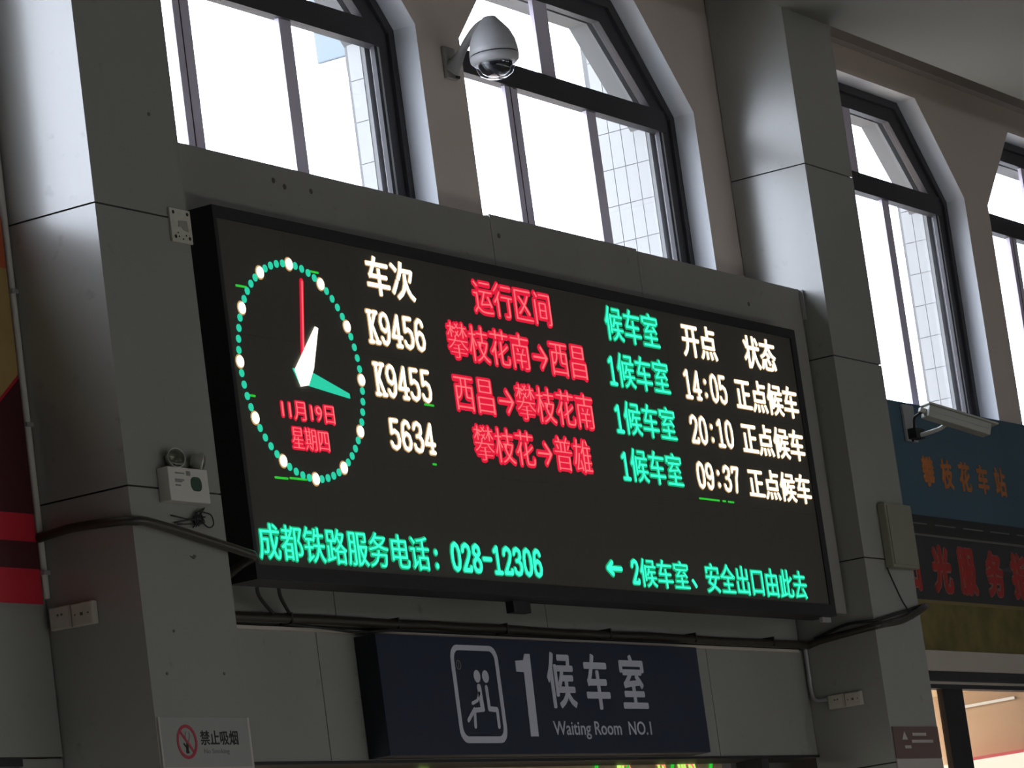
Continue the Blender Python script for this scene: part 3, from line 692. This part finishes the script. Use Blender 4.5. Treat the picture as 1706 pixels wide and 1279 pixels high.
# ------------------------------------------------------------------ posters
t = thing('red_banner', 'dark red banner with a tan diagonal and a maroon stripe beside the left pillar', 'banner', (10.4, 8.43, 3.4))
build('sheet', B(9.2, 11.262, 8.425, 8.432, 3.400, 4.93), M_red, t)
def flat(name, pts, y0, y1, m_, par, label=None):
    bm = bmesh.new(); prism(bm, [pts], y0, y1); o = build(name, bm, m_, par)
    if label: o['label'] = label
    return o
flat('printed_shape', [(9.2, 3.75), (11.262, 3.75), (11.262, 4.28), (10.9, 4.0), (9.2, 3.9)], 8.422, 8.425, M_red2, t, 'maroon swoosh')
flat('printed_shape', [(10.85, 3.98), (11.262, 4.30), (11.262, 4.72), (9.2, 4.72), (9.2, 3.95)], 8.423, 8.425, M_tan, t, 'tan diagonal')
flat('printed_shape', [(9.2, 4.72), (11.262, 4.72), (11.262, 4.93), (9.2, 4.93)], 8.423, 8.425, M_orange, t, 'orange band')
flat('printed_shape', [(9.2, 3.535), (11.262, 3.535), (11.262, 3.64), (9.2, 3.64)], 8.422, 8.425, M_red2, t, 'maroon stripe')

t = thing('station_poster', 'long poster, blue above with orange characters, dark below with red characters', 'poster', (21.2, 8.44, 3.38))
build('blue_sheet', B(18.60, 24.6, 8.43, 8.44, 4.19, 4.868), M_blue, t)
build('dark_strip', B(18.60, 24.6, 8.428, 8.44, 4.065, 4.19), M_pdark2, t)
build('grey_line', B(18.60, 24.6, 8.426, 8.428, 4.065, 4.078), M_pline, t)
bm = bmesh.new()
for k in range(9): box(bm, 19.6 + k * .42, 19.9 + k * .42, 8.4265, 8.428, 4.135, 4.143); 
build('strip_lines', bm, M_pline, t)
build('dark_sheet', B(18.60, 24.6, 8.43, 8.44, 3.68, 4.065), M_pdark, t)
build('olive_sheet', B(18.60, 24.6, 8.43, 8.44, 3.385, 3.68), M_olive, t)
flat('printed_shape', [(20.9, 3.9), (21.25, 3.96), (21.6, 4.06), (24.6, 4.06), (24.6, 3.85)], 8.4285, 8.43, mat('poster_slate', (.055, .06, .08), .6), t, 'slate grey roof shape')
build('printed_edge', B(18.6, 24.6, 8.4285, 8.43, 3.665, 3.685), mat('poster_gold', (.20, .15, .05), .6), t)
rows = ['攀', '枝', '花', '车', '站']
for k, ch in enumerate(rows): lettering(ch, 19.96 + .275 * k, 20.13 + .275 * k, 4.375, 4.555, 8.43, .003, M_or, t, .035)
for k, (ch, a, b) in enumerate((('阳', 19.45, 19.69), ('光', 19.88, 20.16), ('服', 20.27, 20.53), ('务', 20.69, 20.96), ('指', 21.09, 21.36))):
    lettering(ch, a, b, 3.735, 4.015, 8.43, .003, M_rlo, t, .075); lettering(ch, a, b, 3.735, 4.015, 8.427, .002, M_rl, t, .035)

# ------------------------------------------------------------------ shop opening at lower right
o = build('trim_3', B(18.60, 24.6, 8.40, 8.452, 3.262, 3.38), M_lint); tag(o, kind='structure')
o = build('door_3', B(18.60, 24.6, 8.415, 8.50, 3.208, 3.262), M_frame); tag(o, kind='structure')
build('bright_strip', B(19.2, 24.6, 8.44, 8.48, 3.190, 3.206), M_lint, o)
build('head_rail', B(18.60, 24.6, 8.44, 8.50, 3.165, 3.190), M_frame, o)
build('post', B(19.80, 20.10, 8.45, 8.485, 0, 3.262), M_black, o)
build('pane', B(18.62, 19.79, 8.47, 8.476, .1, 3.17), M_glass, o); build('pane', B(20.11, 24.5, 8.47, 8.476, .1, 3.17), M_glass, o)
# the room behind
o = build('wall_shop', B(21.60, 21.75, 8.66, 13, 0, 3.9), M_beige); tag(o, kind='structure')
build('back_panel', B(18.6, 21.6, 12.9, 13.0, 0, 3.9), M_beige, o)
build('soffit', B(18.6, 21.6, 8.66, 13, 3.60, 3.7), M_beige, o)
build('cream_band', B(21.585, 21.60, 8.66, 12.9, 3.262, 3.60), M_cream, o)
build('side_panel', B(18.5, 18.6, 8.66, 13, 0, 3.9), M_beige, o)
t = thing('tube_light', 'thin slanting lit tube high on the beige shop wall behind glass', 'lamp', (21.58, 8.9, 3.17))
bm = bmesh.new(); tube(bm, [(21.575, 8.735, 3.172), (21.575, 9.16, 3.167)], .009, 10); build('tube', bm, E_tube, t, True)
build('holder', B(21.585, 21.599, 8.73, 9.16, 3.163, 3.178), M_white, t)
t = thing('lit_sign_box', 'bright cream lit sign box with a red top edge behind the shop glass', 'sign', (21.5, 9.6, 2.4))
build('lit_face', B(21.50, 21.598, 8.68, 11.0, 2.30, 2.822), E_box, t)
build('red_edge', B(21.495, 21.598, 8.68, 9.1, 2.824, 2.842), E_redline, t)
area('shop_lamp_light', (20.2, 10.2, 3.55), (0, 0, 0), 1.4, 1.4, 85, (1.0, .84, .66))
area('shop_lamp_light', (20.2, 10.2, 1.2), (math.radians(180), 0, 0), 2.4, 2.4, 45, (1.0, .84, .66))

# ------------------------------------------------------------------ LED ticker in the doorway below the lintel
t = thing('led_ticker', 'scrolling LED ticker with red and green characters in the doorway under the navy sign', 'display', (15.4, 8.65, 2.56))
build('case', B(12.9, 17.2, 8.632, 8.672, 2.56, 2.786), mat('ticker_case_tan', (.60, .46, .27), .5, noise=.5, nscale=9), t)
bm = bmesh.new(); bm2 = bmesh.new(); bm3 = bmesh.new()
for x in (14.18, 16.05, 16.5, 16.72, 16.83):
    for k in range(3):
        stroke(bm, [(x + .03 * k, 2.72), (x + .03 * k + random.uniform(-.02, .02), 2.780)], .011, 8.624, 8.632)
for x in (16.1, 16.47, 16.78): stroke(bm2, [(x, 2.777), (x + .06, 2.777), (x + .085, 2.74)], .012, 8.622, 8.632)
for x in (16.14, 16.62, 17.05, 15.82): stroke(bm3, [(x, 2.74), (x + .02, 2.780)], .013, 8.620, 8.632)
build('lettering', bm, E_yel, t); build('lettering', bm2, E_r2, t); build('lettering', bm3, E_gl, t)
area('passage_lamp_light', (14.8, 9.6, 2.9), (0, 0, 0), 3.5, .4, 14, (1.0, .85, .65))

# outdoor cabinet seen through the first window
t = thing('outdoor_cabinet', 'pale blue cabinet hung on the facade, seen through the leftmost window', 'cabinet', (14.95, 9.0, 6.28))
build('body', B(14.85, 15.06, 8.87, 9.10, 6.30, 7.1, bev=.006), M_ext, t)
build('drip_tray', B(14.86, 15.05, 8.88, 9.09, 6.285, 6.30), M_sash, t)
build('bracket', B(14.90, 14.93, 8.79, 8.88, 6.22, 6.9), mat('bracket_blue_grey', (.16, .2, .25), .6), t)
